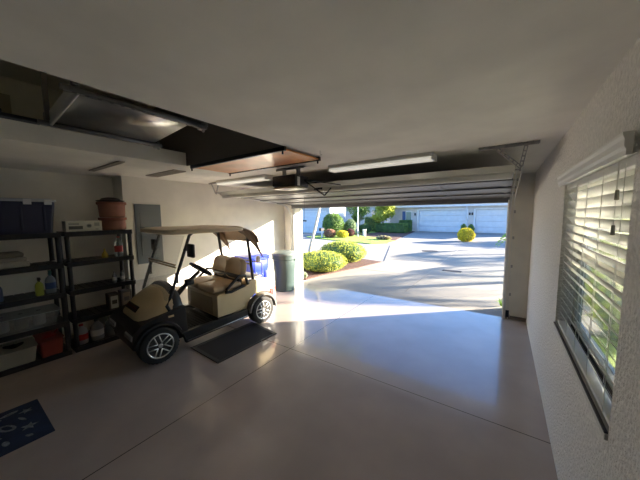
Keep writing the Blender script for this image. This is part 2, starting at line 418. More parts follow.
# ---------------------------------------------------------------- ceiling lights
lens = mat('fixture_lens', (.80, .79, .72), .35, emit=((1, .95, .82), LENS_GLOW*.12))  # slight emission stands in for daylight on the unlit lens
def fixture(x0, x1, y, label):
    t = thing('ceiling_light', label, 'light fixture', ((x0+x1)/2, y, CH), 0, 'long fluorescent ceiling lights')
    h = (x1-x0)/2
    m = MB(); m.box(-h, h, -.10, .10, -.045, 0, r=.006); m.box(-h, -h+.02, -.10, .10, -.08, -.04, r=.004); m.box(h-.02, h, -.10, .10, -.08, -.04, r=.004); m.build('housing', white, t)
    m = MB(); prof = [(-.095, -.046), (-.088, -.068), (-.055, -.078), (.055, -.078), (.088, -.068), (.095, -.046)]
    m.prism(prof, -h+.021, h-.021, 'x'); m.build('diffuser', lens, t, smooth=True)
fixture(-2.02, -.66, 3.22, 'long white ceiling light right of the black opener')
fixture(-4.60, -3.25, 3.24, 'long white ceiling light left of the black opener')
# grilles in the ceiling at left
grm = mat('grille_beige', (.34, .31, .26), .6)
def grille(x0, x1, y0, y1, n, label):
    t = thing('ceiling_vent', label, 'vent', ((x0+x1)/2, (y0+y1)/2, CH)); hx, hy = (x1-x0)/2, (y1-y0)/2
    m = MB(); m.box(-hx, hx, -hy, -hy+.012, -.015, 0); m.box(-hx, hx, hy-.012, hy, -.015, 0); m.box(-hx, -hx+.015, -hy+.012, hy-.012, -.015, 0); m.box(hx-.015, hx, -hy+.012, hy-.012, -.015, 0); m.build('frame', grm, t)
    m = MB()
    for i in range(n):
        y = -hy+.012+(i+.5)*(2*hy-.024)/n
        m.box(-hx+.016, hx-.016, y-.006, y+.006, -.012, -.002)
    m.build('louvres', mat('grille_slats', (.28, .25, .21), .6), t)
grille(-4.95, -3.85, 1.32, 1.385, 3, 'narrow brown ceiling grille nearer the shelves')
grille(-4.85, -3.95, 2.02, 2.20, 8, 'wide brown louvred ceiling grille above the wall panel')
m = MB(); m.tube([(0, 0, 0), (0, 0, -.035), (.012, 0, -.05), (.022, 0, -.04)], .003, 6); o = m.build('ceiling_hook', steel, loc=(-1.62, 2.36, CH)); tag(o, 'small metal hook screwed into the ceiling', 'hook')

# ---------------------------------------------------------------- lift tray in the attic opening and plywood hatch
lt = thing('storage_tray', 'galvanised steel storage tray hanging in the attic opening', 'storage tray', (-3.02, .60, 2.62))
stm = mat('tray_sheet', (.55, .55, .53), .30, .85, var=(3, .25)); dks = mat('rail_steel', (.22, .22, .22), .45, .6)
def tray_pt(u, v, dz=0): return (u*.74, v*.80, dz+u*.06)
m = MB(); m.loft([[tray_pt(u, v, z) for u, v, z in ((0, y, .015), (1, y, .015), (1, y, .02), (0, y, .02))] for y in (0, .95)]); m.build('sheet', stm, lt)
for u, y0, y1 in ((0, -.1, 1.04), (1, -.12, 1.10)):
    m = MB(); a = Vector(tray_pt(u, y0)); b = Vector(tray_pt(u, y1)); m.bar(a, b, .03, .035); r_ = m.build('rail', dks, lt)
    m = MB()
    for i in range(15):
        p = a.lerp(b, (i+.5)/15); m.box(p.x-.009, p.x+.009, p.y-.020, p.y+.020, p.z-.0225, p.z-.0176)
    m.build('slot_row', steel, r_)
    m = MB(); p = b; m.lathe([(.012, -.045), (.012, .03)], (p.x, p.y-.03, p.z), 8); m.box(p.x-.03, p.x+.02, p.y-.07, p.y-.02, p.z-.03, p.z-.018); m.build('corner_clamp', steel, lt)
m = MB(); m.loft([[Vector(tray_pt(u, -.02, -.015)), Vector(tray_pt(u, -.02, .09)), Vector(tray_pt(u, -.0, .09)), Vector(tray_pt(u, -.0, -.015))] for u in (0, 1)]); m.build('end_plate', mat('end_plate', (.5, .5, .48), .5, .4), lt)
for (x, y, z) in ((.70, .88, .08), (.0, -.04, .02), (.72, -.04, .09)):
    m = MB(); m.box(x, x+.03, y, y+.03, z, .879); m.build('hanging_rod', dks, lt)
# mast and side rail
m = MB(); m.box(-.022, -.004, -.012, .012, -.05, .80); m.box(.006, .02, -.012, .012, -.05, .80); m.lathe([(.035, -.02), (.035, .02)], (-.03, 0, -.01), 12, 'y'); o = m.build('lift_mast', dks, loc=(-3.44, .66, 2.80)); tag(o, 'slim upright mast with a round knob beside the steel tray', 'mast')
m = MB(); m.bar((0, -1.3, 0), (0, .26, 0), .05, .05); m.lathe([(.03, -.02), (.03, .02)], (0, .02, .03), 10, 'y'); o = m.build('lift_beam', black, loc=(-3.57, .36, 2.745)); tag(o, 'black beam lying along the left rim of the attic opening', 'beam')
hp = thing('plywood_hatch', 'varnished orange plywood panel under the ceiling past the attic opening', 'hatch panel', (-2.62, 2.30, CH))
plym = mat('varnished_plywood', (.80, .34, .11), .36, var=(2.5, .22), coat=.2)
m = MB(); m.box(-.82, .82, -.29, .29, -.035, -.018); m.build('board', plym, hp)
for y in (-.30, .30):
    m = MB(); m.box(-.835, .835, y-.014, y+.014, -.045, -.004); o = m.build('edge_bar', blackm, hp)
    for x in (-.82, .80):
        m = MB(); m.lathe([(.010, -.075), (.010, -.046)], (x, y, 0), 8); m.build('bolt', blackm, o)

# ---------------------------------------------------------------- breaker panel
bp = thing('breaker_panel', 'tall grey electrical panel set in the left wall', 'electrical panel', (XL+.001, 2.16, 1.05))
gp = mat('panel_grey', (.15, .17, .18), .45, .2)
m = MB(); m.box(0, .018, -.21, .21, 0, 1.04, r=.004); m.build('cover', gp, bp)
m = MB(); m.box(.0185, .026, -.14, .14, .14, .90, r=.003); dr = m.build('door', gp, bp)
m = MB(); m.box(.0265, .033, .10, .125, .50, .55, r=.002); m.build('latch', blackm, dr)

# ---------------------------------------------------------------- shelving units
def shelving(y0, y1, label):
    t = thing('shelving_unit', label, 'shelves', (-5.03, y0, 0), 0, 'black plastic shelving units'); L = y1-y0; d = .23
    tops = (.06, .47, .87, 1.265, 1.675)
    for z in tops:
        m = MB(); m.box(-d, d, 0, L, z-.055, z-.012, r=.006)
        for i in range(9):
            y = .012+i*(L-.04)/9; m.box(-d+.01, d-.01, y, y+(L-.04)/9-.012, z-.0121, z)
        m.box(d-.002, d+.006, .0, L, z-.062, z+.003, r=.003)
        m.build('shelf_board', black, t)
    for sx in (-1, 1):
        for y in (.028, L-.028):
            m = MB()
            for a, b in zip((0,)+tops[:-1], tops):
                lo = a if a else 0; hi = b-.062
                m.lathe([(.030, lo+.0035), (.026, lo+.03), (.026, hi-.03), (.030, hi)], (sx*(d-.03), y, 0), 10)
            m.build('post', black, t)
    return t
shelving(.02, .93, 'black plastic shelving unit under the blue storage tote')
shelving(.965, 1.75, 'black plastic shelving unit under the white box and clay pots')
SX = -5.03
# blue tote on top
tt = thing('storage_tote', 'large navy storage tote with pale lid atop the left shelves', 'storage tote', (SX, .50, 1.677))
def taper(m, hx0, hy0, hx1, hy1, z0, z1, r=.03, n=4, th=None):
    def ring(hx, hy, z, r):
        P = []
        for (sx, sy, a0) in ((1, 1, 0), (-1, 1, 90), (-1, -1, 180), (1, -1, 270)):
            for i in range(n+1):
                a = math.radians(a0+90*i/n); P.append((sx*(hx-r)+r*math.cos(a), sy*(hy-r)+r*math.sin(a), z))
        return P
    rings = [ring(hx0, hy0, z0, r), ring(hx1, hy1, z1, r)]
    if th: rings += [ring(hx1-th, hy1-th, z1, max(r-th, .005)), ring(hx0-th, hy0-th, z0+th, max(r-th, .005))]
    m.loft(rings)
navy = mat('navy_plastic', (.010, .014, .05), .5)
m = MB(); taper(m, .20, .37, .225, .41, 0, .395)
for y in (-.3, -.1, .1, .3): m.box(.205, .222, y-.012, y+.012, .03, .36, r=.004)
m.build('tub', navy, tt, smooth=True)
m = MB(); taper(m, .235, .425, .232, .42, .396, .42); taper(m, .20, .39, .195, .385, .4205, .435); ld = m.build('lid', mat('tote_lid', (.42, .45, .52), .5), tt, smooth=True)
for y in (-.33, -.09, .16, .34):
    m = MB(); m.box(.2355, .246, y-.035, y+.035, .36, .425, r=.003); m.build('latch', mat('tote_latch', (.55, .57, .62), .5), ld)
# white product box
bx = thing('product_box', 'long white printed carton on top of the right shelves', 'box', (-5.0, 1.21, 1.677))
m = MB(); m.box(-.09, .09, -.20, .20, 0, .145, r=.003)
m.build('carton', mat('white_card', (.62, .61, .55), .7), bx)
m = MB(); m.box(.0905, .0915, -.17, -.02, .03, .075); m.mi = 1; m.box(.0905, .0915, -.17, -.06, .09, .115); m.box(.0905, .0915, .11, .17, .07, .12); m.box(.0905, .0915, .12, .155, .02, .03)
m.lathe([(.03, 0), (.03, .001)], (.0905, .05, .075), 20, 'x'); m.mi = 0; m.box(.0917, .092, .03, .07, .06, .09)
m.build('printed_picture', [mat('ink_dark', (.08, .085, .08), .7), mat('ink_mid', (.32, .33, .31), .7)], bx)
# clay pots
terr = mat('terracotta', (.29, .125, .085), .75, var=(5, .15))
def pot(z, r0, r1, h, label):
    o = thing('flower_pot', label, 'flower pot', (-5.03, 1.585, z))
    m = MB(); m.lathe([(r0, 0), (r0+.01, .01), (r1-.015, h-.05), (r1-.012, h-.045), (r1, h-.04), (r1, h), (r1-.015, h), (r1-.03, h-.05), (r0-.01, .02)], (0, 0, 0), 36); m.build('pot', terr, o, smooth=True)
    m = MB(); m.lathe([(r1+.001, h-.036), (r1+.004, h-.03), (r1+.004, h-.010), (r1+.001, h-.004)], (0, 0, 0), 36, cap=False); m.build('rim_band', mat('terracotta_dark', (.24, .085, .05), .75), o, smooth=True)
    return o
pot(1.677, .155, .175, .19, 'lower terracotta planter in the stack on the right shelves')
pot(1.869, .15, .185, .235, 'upper terracotta planter standing in the lower one')
m = MB(); m.lathe([(.15, 0), (.175, .012), (.18, .02), (.13, .03), (.11, .055), (.04, .07), (.001, .071)], (0, 0, 0), 30); o = m.build('plant_saucer', mat('dark_saucer', (.035, .03, .028), .6), loc=(-5.03, 1.575, 2.106), smooth=True); tag(o, 'dark upturned saucer on top of the clay planters', 'saucer')

# bottles
def bottle(name, label, loc, r, h, body, cap, lab=None, spray=False, handle=False, group=None, rz=0):
    o = thing(name, label, 'bottle', loc, rz, group)
    m = MB(); m.lathe([(r*.92, 0), (r, r*.2), (r, h*.6), (r*.85, h*.72), (r*.32, h*.86), (r*.30, h*.92)], n=18); m.build('body', body, o, smooth=True)
    m = MB()
    if spray:
        m.lathe([(r*.36, h*.921), (r*.36, h*.97)], n=10); m.box(-.02, .05, -.013, .013, h*.971, h*1.12, r=.004); m.box(.02, .03, -.008, .008, h*.86, h*.97)
    else: m.lathe([(r*.36, h*.921), (r*.36, h)], n=12)
    m.build('cap', cap, o, smooth=True)
    if lab:
        m = MB(); m.lathe([(r+.001, h*.22), (r+.0012, h*.52)], n=18, cap=False); m.build('label', lab, o, smooth=True)
    if handle:
        m = MB(); m.tube([(0, r*.8, h*.62), (0, r*1.1, h*.72), (0, r*.75, h*.84), (0, r*.3, h*.86)], .009, 6); m.build('handle', body, o, smooth=True)
    return o
clearp = mat('clear_plastic', (.80, .84, .82), .15, trans=.8); redp = mat('red_plastic', (.45, .035, .03), .4); whp = mat('white_plastic', (.55, .55, .52), .4)
yelp = mat('yellow_plastic', (.50, .40, .04), .4); blup = mat('blue_plastic', (.06, .12, .35), .4); grnp = mat('green_plastic', (.08, .20, .10), .4); gryp = mat('grey_plastic', (.18, .19, .19), .45)
bottle('soda_bottle', 'clear bottle with a red label on the right shelves', (-4.93, 1.60, 1.267), .055, .31, clearp, redp, redp)
m = MB(); m.lathe([(.035, 0), (.04, .01), (.038, .05), (.012, .10), (.010, .13), (.002, .14)], n=14); o = m.build('funnel', yelp, loc=(-4.93, 1.42, 1.267), smooth=True); tag(o, 'small yellow funnel left of the red-labelled bottle', 'funnel')
bottle('spray_bottle', 'small yellow-green spray bottle on the left shelves', (-4.9, .70, .872), .040, .21, mat('lime_plastic', (.35, .42, .06), .4), black, None, True)
bottle('spray_bottle', 'larger blue-labelled spray bottle on the left shelves', (-4.96, .815, .872), .052, .27, mat('pale_plastic', (.30, .36, .44), .4), mat('teal_trigger', (.05, .20, .18), .5), blup, True)
bottle('spray_bottle', 'dark blue bottle at the near end of the left shelves', (-4.95, .35, .872), .05, .24, mat('slate_plastic', (.08, .11, .2), .4), black)
for y, s, l in ((1.075, redp, 'white jug with a red cap on the bottom right shelf'), (1.42, gryp, 'squat grey bottle on the bottom right shelf near the cart')):
    bottle('jug', l, (-4.94, y, .062), .072, .28, whp if s is redp else gryp, s, redp if s is redp else None, handle=True, rz=PI/2)
o = bottle('jug', 'broad grey jug with a white label on the bottom right shelf', (-4.93, 1.25, .062), .080, .30, gryp, black, whp, handle=True, rz=PI/2)
bottle('bottle', 'small dark bottle left of its twin on the middle right shelf', (-4.88, 1.50, .872), .03, .17, gryp, black, whp)
bottle('bottle', 'small dark bottle nearest the right post of the middle shelf', (-4.88, 1.60, .872), .03, .17, gryp, black, whp)
def carton(label, loc, sx, sy, sz, face, lid):
    o = thing('carton', label, 'box', loc)
    m = MB(); m.box(-sx/2, sx/2, -sy/2, sy/2, 0, sz, r=.003); m.build('box', lid, o)
    m = MB(); m.box(sx/2+.0005, sx/2+.0015, -sy*.36, sy*.36, sz*.08, sz*.86); m.mi = 1; m.box(sx/2+.0016, sx/2+.002, -sy*.25, sy*.25, sz*.35, sz*.6); m.build('label', [face, lid], o)
    return o
carton('dark carton with a pale label on the right shelves', (-4.90, 1.46, .472), .15, .13, .24, mat('pale_label', (.45, .46, .42), .6), mat('dark_card', (.05, .045, .04), .7))
carton('small printed carton beside the darker carton on the right shelves', (-4.92, 1.63, .472), .13, .14, .25, mat('cream_label', (.42, .36, .28), .6), mat('grey_card', (.20, .20, .20), .7))
# folded linen on the left unit
for i, (dz, hh, c) in enumerate(((0, .07, (.42, .41, .36)), (.071, .05, (.34, .33, .29)), (.122, .06, (.18, .17, .14)))):
    m = MB(); m.box(-.17+i*.01, .18-i*.02, -.22+i*.03, .22-i*.02, 0, hh, r=min(.024, hh*.45), seg=4)
    o = m.build('folded_blanket', mat('blanket_%s' % 'abc'[i], c, .95, bump=(40, .8, .02)), loc=(-5.02, .42, 1.267+dz), smooth=True)
    tag(o, ('pale folded blanket at the bottom of its stack on the left shelves', 'middle folded blanket of the stack on the left shelves', 'dark brown folded blanket topmost of its stack')[i], 'blanket')
# bins
def bin_(label, loc, hx, hy, h, mt, mt2=None):
    o = thing('storage_bin', label, 'storage bin', loc)
    m = MB(); taper(m, hx*.86, hy*.9, hx, hy, 0, h, .025, 4, .004); m.build('tub', mt, o, smooth=True)
    m = MB()
    taper(m, hx+.001, hy+.001, hx+.012, hy+.012, h-.012, h, .03, 4, .0125); m.build('rim', mt2 or mt, o, smooth=True)
    return o
clr = mat('frosted_plastic', (.42, .46, .45), .35, alpha=.32)
bin_('clear plastic bin of bottles on the left shelves above the red one', (-5.0, .475, .472), .20, .38, .19, clr, mat('bin_rim', (.35, .37, .36), .4))
for i, (y, cpt) in enumerate(((.20, whp), (.36, whp), (.52, gryp), (.68, whp))):
    bottle('bottle', ('round white bottle at the near end of the clear bin', 'white bottle second in the clear bin', 'grey bottle third in the clear bin', 'white bottle at the far end of the clear bin')[i], (-4.98, y, .479), .06, .19, cpt, gryp)
bin_('cream open bin at the bottom of the left shelves', (-5.0, .36, .062), .20, .255, .20, mat('cream_bin', (.42, .42, .34), .5))
bin_('red open bin at the bottom of the left shelves', (-5.0, .75, .062), .20, .11, .22, mat('red_bin', (.35, .07, .05), .5))
m = MB(); m.blob((0, 0, .06), .09, .08, .07, 2, .2); m.tube([(0, .05, .10), (.01, .09, .15)], .012, 6); o = m.build('watering_bulb', redp, loc=(-4.99, .75, .20), smooth=True); tag(o, 'bright red container lying in the red bin', 'container')
for i, y in enumerate((.25, .44)):
    m = MB(); m.blob((0, 0, .07), .11, .075, .09, 2, .35); o = m.build('crumpled_rag', whp if i == 0 else blackm, loc=(-5.0, y, .145), smooth=True); tag(o, ('pale crumpled cloth in the cream bin', 'dark crumpled cloth in the cream bin')[i], 'cloth')

# ---------------------------------------------------------------- golf cart (front towards -y)
cart = thing('golf_cart', 'tan two-seat golf cart parked on the garage floor', 'golf cart', (-4.008, 2.373, 0), math.radians(-4.9))
# tan cowl
def arch(y, hw, zb, zt, n=14, p=2.6):
    P = []
    for i in range(n+1):
        a = PI*i/n; c, s_ = math.cos(a), math.sin(a)
        P.append((hw*math.copysign(abs(c)**(2/p), c), y, zb+(zt-zb)*abs(s_)**(2/p)))
    return P
m = MB(); m.loft([arch(-1.0, .26, .50, .56), arch(-.98, .34, .50, .61), arch(-.91, .42, .51, .70), arch(-.80, .46, .53, .79), arch(-.70, .47, .56, .86), arch(-.60, .46, .60, .90)])
cowl = m.build('front_cowl', tan, cart, smooth=True)
m = MB()   # badge following the slope
BM = Matrix.Translation((.02, -.952, .668)) @ Matrix.Rotation(math.radians(50), 4, 'X')
m.box(-.20, .20, -.042, .042, -.004, .008, r=.003, M=BM); m.mi = 1
for i in range(8): m.box(-.165+i*.043, -.142+i*.043, -.015, .015, .0082, .010, M=BM)
m.build('nose_badge', [mat('badge_black', (.015, .01, .01), .3), mat('badge_letters', (.20, .025, .02), .4)], cowl)
# dash / black cowl rim
m = MB(); m.loft([arch(-.615, .475, .50, .91), arch(-.585, .49, .46, .935), arch(-.52, .49, .44, .93), arch(-.48, .48, .42, .88)]); m.build('dashboard', black, cart, smooth=True)
# lower black front fascia with wheel cut-outs
pf = [(-1.04, .22), (-1.11, .32), (-1.09, .46), (-1.00, .54), (-.84, .59), (-.60, .64), (-.48, .66), (-.46, .30)]
pf += [(-.82+.275*math.cos(math.radians(q)), .27+.23*math.sin(math.radians(q))) for q in range(5, 176, 17)]
m = MB(); m.prism(pf, -.52, .52, 'x'); m.build('front_bumper', black, cart, bevel=.05)
m = MB(); m.box(-.38, .38, -1.07, -.9, .19, .30, r=.02); m.build('lower_valance', black, cart)
hlm = mat('headlight_glass', (.55, .56, .55), .15, 0, coat=1)
for s in (-1, 1):
    m = MB(); m.prism([(-1.115, .37), (-1.11, .42), (-1.06, .46), (-1.05, .37)], s*.22, s*.49, 'x'); m.build('headlight', hlm, cart, bevel=.008)
# wheels
for (sx, y) in ((1, -.82), (-1, -.82), (1, .82), (-1, .82)):
    m = MB(); m.lathe([(.155, -.085), (.20, -.09), (.228, -.075), (.235, -.05), (.235, .05), (.228, .075), (.20, .09), (.155, .085)], (sx*.475, y, .235), 40, 'x'); 
    for i in range(30):
        a = 2*PI*i/30
        m.box(-.07, .07, -.008, .008, .234, .2365, M=Matrix.Translation((sx*.475, y, .235)) @ Matrix.Rotation(a, 4, 'X'))
    wh = m.build('wheel', rubber, cart, smooth=True)
    m = MB(); m.lathe([(.152, -.08), (.152, .03)], (sx*.475, y, .235), 30, 'x'); m.build('wheel_well', blackm, wh)
    m = MB(); X = sx*.475+sx*.072
    alloy = mat('alloy', (.62, .62, .60), .3, .8)
    m.lathe([(.156, -.01*sx), (.160, .016*sx), (.148, .020*sx), (.140, .006*sx), (.138, -.01*sx)], (X, y, .235), 36, 'x', cap=False)
    for k in range(5):
        for da in (-.16, .16):
            a = 2*PI*k/5+.3
            Mx = Matrix.Translation((X, y, .235)) @ Matrix.Rotation(a, 4, 'X')
            m.bar(Mx @ Vector((sx*.008, da*.16, .03)), Mx @ Vector((sx*.006, da*.18, .142)), .018, .014)
    m.lathe([(.034, -.012), (.036, .008), (.024, .016)], (X, y, .235), 16, 'x') if sx > 0 else m.lathe([(.034, .012), (.036, -.008), (.024, -.016)], (X, y, .235), 16, 'x')
    m.build('hub', alloy, wh)
# axle / chassis
m = MB(); m.box(-.40, .40, -.9, 1.0, .17, .27, r=.01); m.tube([(-.38, -.82, .235), (.38, -.82, .235)], .03, 8); m.tube([(-.38, .82, .235), (.38, .82, .235)], .04, 8); m.build('chassis', black, cart)
# fender arcs
def flare(m, sx, y, r, x0, x1, a0, a1, th=.02, n=14, drop=0):
    R = []
    for i in range(n+1):
        a = math.radians(a0+(a1-a0)*i/n); c, s_ = math.cos(a), math.sin(a)
        R.append([(sx*x0, y+r*c, .235+r*s_), (sx*x1, y+r*c, .235+r*s_-drop), (sx*x1, y+(r+th)*c, .235+(r+th)*s_-drop*.4), (sx*x0, y+(r+th*1.6)*c, .235+(r+th*1.6)*s_)])
    m.loft(R)
for s in (-1, 1):
    m = MB(); flare(m, s, -.82, .262, .50, .575, 12, 165, .028, drop=.0); ff = m.build('front_fender', black, cart, smooth=True)
    m = MB(); m.box(s*.521, s*.532, -.70, -.63, .555, .58, r=.003) ; m.build('side_marker', mat('marker_amber', (.65, .50, .30), .3), ff)
    m = MB(); flare(m, s, .82, .265, .49, .575, 0, 175, .032); m.build('rear_fender', mat('fender_grey', (.10, .10, .10), .5), cart, smooth=True)
# tan side/rear body
prof = [(.0, .33), (.0, .66), (.05, .69), (.50, .70), (.60, .80), (.98, .76), (1.10, .66), (1.16, .42), (1.14, .33)]
for i in range(9):
    a = math.radians(0+i*180/8); prof.append((.82+.30*math.cos(a), .33+.23*math.sin(a)))
prof += [(.40, .33)]
m = MB(); m.prism([p for k, p in enumerate(prof)], -.50, .50, 'x'); rb = m.build('body_shell', tan, cart, bevel=.035)
m = MB(); m.box(-.36, .36, -.012, -.002, .36, .62, r=.004); m.box(.10, .24, -.02, -.012, .50, .56, r=.004); m.build('battery_panel', mat('dark_tan_panel', (.40, .31, .18), .5), rb)  # panel on the seat base in a darker tan
m = MB(); m.box(.505, .512, 1.02, 1.1, .44, .56, r=.004); m.box(-.46, -.34, 1.165, 1.178, .45, .56, r=.004); m.box(.34, .46, 1.165, 1.178, .45, .56, r=.004); m.build('tail_light', redp, rb)
# floor, rocker
m = MB(); m.box(-.50, .50, -.52, 0.0, .25, .29, r=.008)
for i in range(9): m.box(-.42, .42, -.47+i*.05, -.45+i*.05, .2905, .297)
m.loft([[(-.44, -.52, .29), (.44, -.52, .29), (.44, -.50, .27), (-.44, -.50, .27)], [(-.44, -.60, .48), (.44, -.60, .48), (.44, -.57, .48), (-.44, -.57, .48)]])
m.build('floorboard', mat('floor_rubber', (.010, .010, .010), .9), cart)
for s in (-1, 1):
    m = MB(); m.prism([(-.54, .30), (.50, .34), (.52, .20), (-.50, .14)], s*.49, s*.545, 'x'); rk = m.build('rocker_panel', black, cart, bevel=.012)
    m = MB(); m.bar((s*.548, -.48, .17), (s*.548, .50, .225), .006, .012); m.build('sill_strip', steel, rk)
    m = MB(); m.box(s*.36, s*.50, -.62, -.50, .27, .52, r=.03); m.build('cowl_side', black, cart, smooth=True)
# pedals
m = MB(); m.box(.06, .16, -.50, -.485, .34, .42); m.box(.20, .27, -.50, -.485, .32, .44); m.build('pedal', blackm, cart)
# seat
def cushion(m, x0, x1, y0, y1, z0, z1, r): m.box(x0, x1, y0, y1, z0, z1, r=r, seg=5)
m = MB(); cushion(m, -.48, .0, -.06, .46, .70, .80, .045); cushion(m, -.0, .48, -.06, .46, .70, .80, .045); m.build('seat_cushion', vinyl, cart, smooth=True)
BR = Matrix.Translation((0, .49, .82)) @ Matrix.Rotation(math.radians(-12), 4, 'X')
m = MB()
for cx in (-.225, .225):
    R = []
    for j, (y, k) in enumerate(((-.045, .80), (-.06, .92), (-.03, 1.0), (.03, 1.0), (.055, .9))):
        ring = []
        for i in range(24):
            a = 2*PI*i/24; c, s_ = math.cos(a), math.sin(a)
            q = 3.6
            x = cx+.236*k*math.copysign(abs(c)**(2/q), c); z = .165+.185*k*math.copysign(abs(s_)**(2/q), s_)
            if s_ > 0: z -= .025*(x-cx)**2/.05
            ring.append(BM_ if False else BR @ Vector((x, y, z)))
        R.append(ring)
    m.loft(R)
m.build('backrest', vinyl, cart, smooth=True)
m = MB(); m.box(-.40, .40, .44, .52, .72, .90, r=.02); m.build('backrest_bracket', black, cart)
for s in (-1, 1):
    m = MB(); m.tube([(s*.50, .56, .74), (s*.505, .50, .90), (s*.505, .38, .91), (s*.505, .16, .73), (s*.50, .14, .69), (s*.50, .24, .68), (s*.50, .48, .73)], .024, 8); m.build('armrest', black, cart, smooth=True)
# steering
m = MB(); m.tube([(.23, -.56, .66), (.23, -.30, .90), (.22, -.12, 1.03)], [.04, .032, .026], 10); m.box(.18, .28, -.34, -.22, .86, .95, r=.02); col_ = m.build('steering_column', black, cart, smooth=True)
SW = Matrix.Translation((.22, -.09, 1.065)) @ Matrix.Rotation(math.radians(-38), 4, 'X')
m = MB(); N = 30; R = []
for i in range(N):
    a = 2*PI*i/N; cdir = Vector((math.cos(a), math.sin(a), 0))
    R.append([SW @ (cdir*(.168+.019*math.cos(2*PI*j/8))+Vector((0, 0, .019*math.sin(2*PI*j/8)))) for j in range(8)])
m.loft(R+[R[0]], cap=False); m.lathe([(.045, -.03), (.045, .0), (.03, .012)], (0, 0, 0), 14)
bmv = [v for v in m.bm.verts][-14*3:]
for v in bmv: v.co = SW @ v.co
for a in (.3, PI-.3, -PI/2): m.tube([SW @ Vector((.03*math.cos(a), .03*math.sin(a), -.01)), SW @ Vector((.16*math.cos(a), .16*math.sin(a), 0))], .013, 6)
m.build('steering_wheel', black, cart, smooth=True)
# windshield and posts
for s in (-1, 1):
    m = MB(); m.tube([(s*.47, -.60, .50), (s*.47, -.69, .70), (s*.49, -.65, .80), (s*.515, -.37, 1.61), (s*.50, -.31, 1.66)], .021, 8); m.box(s*.485-.02, s*.485+.02, -.565, -.535, .98, 1.12); m.build('front_post', black, cart, smooth=True)
    m = MB(); m.tube([(s*.45, .70, .74), (s*.45, .66, 1.10), (s*.45, .60, 1.55), (s*.44, .40, 1.68)], .026, 8); m.build('rear_post', black, cart, smooth=True)
def wp(t, dy=0): return -.68+t*.28+dy, .74+t*.89   # along the post slope
wg = mat('windshield_acrylic', (.95, .97, .96), .02, alpha=.14)
m = MB(); (y0, z0), (y1, z1), (y2, z2) = wp(.03, -.02), wp(.52, -.02), wp(.98, -.02)
m.loft([[(-.485, y0, z0), (.485, y0, z0), (.485, y0+.005, z0), (-.485, y0+.005, z0)], [(-.485, y1, z1), (.485, y1, z1), (.485, y1+.005, z1), (-.485, y1+.005, z1)]]); ws = m.build('windshield', wg, cart)
m = MB(); m.loft([[(-.485, y1, z1+.02), (.485, y1, z1+.02), (.485, y1+.005, z1+.02), (-.485, y1+.005, z1+.02)], [(-.485, y2, z2), (.485, y2, z2), (.485, y2+.005, z2), (-.485, y2+.005, z2)]]); m.build('upper_pane', wg, ws)
m = MB(); m.bar((-.49, y1-.004, z1-.008), (.49, y1-.004, z1-.008), .014, .02); m.bar((-.49, y1-.004, z1+.025), (.49, y1-.004, z1+.025), .014, .018); m.build('hinge_strip', mat('tan_strip', (.36, .28, .17), .4), ws)
for s in (-1, 1):
    m = MB(); a = Vector((s*.50, -.42, 1.36)); m.tube([(s*.48, -.44, 1.42), (s*.56, -.42, 1.42)], .010, 6); m.box(s*.65-.085, s*.65+.085, -.44, -.40, 1.33, 1.51, r=.014) ; m.build('side_mirror', black, cart, smooth=True)
# roof
def rr(hx, y0, y1, z, r=.12, n=6):
    P = []
    for (sx, cy, a0) in ((1, y1-r, 0), (-1, y1-r, 90), (-1, y0+r, 180), (1, y0+r, 270)):
        for i in range(n+1):
            a = math.radians(a0+90*i/n); P.append((sx*(hx-r)+r*math.cos(a), cy+r*math.sin(a), z))
    return P
m = MB(); m.loft([rr(.545, -.64, .50, 1.635), rr(.56, -.66, .52, 1.65), rr(.556, -.655, .515, 1.695), rr(.50, -.60, .47, 1.712), rr(.30, -.4, .3, 1.72)]); rf = m.build('roof', mat('roof_tan', (.76, .64, .45), .4), cart, smooth=True)
for s in (-1, 1):
    m = MB(); m.tube([(s*.545, -.6, 1.685), (s*.545, .3, 1.685)], .012, 6); m.build('drip_rail', mat('roof_tan', (.76, .64, .45), .4), rf)
# rolled rear enclosure of canvas
m = MB(); R = []
for i, (y, z) in enumerate(((.44, 1.70), (.54, 1.675), (.66, 1.62), (.76, 1.54), (.80, 1.44))):
    R.append([(x*(1+.02*i), y+.012*math.sin(x*14+i), z+.008*math.sin(x*11)) for x in [-.50+k*.05 for k in range(21)]]+[(x*(1+.02*i), y-.02+.012*math.sin(x*14+i), z-.02) for x in [.50-k*.05 for k in range(21)]])
m.loft(R); en = m.build('rear_canopy', canvas, cart, smooth=True)
for s in (-1, 1):
    m = MB(); R = []
    for i, t_ in enumerate((0, .2, .4, .6, .8, 1)):
        y0, y1 = .42+t_*.36, .72+t_*.17; z0, z1 = 1.66-t_*.34, 1.60-t_*.46
        ring = []
        for k in range(8):
            q = k/7; ring.append((s*(.495+.012*math.sin(q*15+i)), y0+(y1-y0)*q, z0+(z1-z0)*q))
        for k in range(8):
            q = 1-k/7; ring.append((s*(.475+.012*math.sin(q*15+i)), y0+(y1-y0)*q, z0+(z1-z0)*q))
        R.append(ring)
    m.loft(R); m.build('side_flap', canvas, en, smooth=True)
# sand bottle / basket hardware behind the seat
m = MB(); m.box(-.34, .34, .70, .98, .77, .80, r=.01); m.tube([(-.34, .98, .80), (-.34, .98, 1.02), (.34, .98, 1.02), (.34, .98, .80)], .012, 6); m.tube([(-.44, .68, 1.05), (.44, .68, 1.05)], .015, 6); m.build('bag_rack', blackm, cart, smooth=True)
m = MB(); m.lathe([(.04, 0), (.04, .10), (.03, .12)], (.30, .93, 1.03), 12); m.build('handle_grip', whitem, cart, smooth=True)

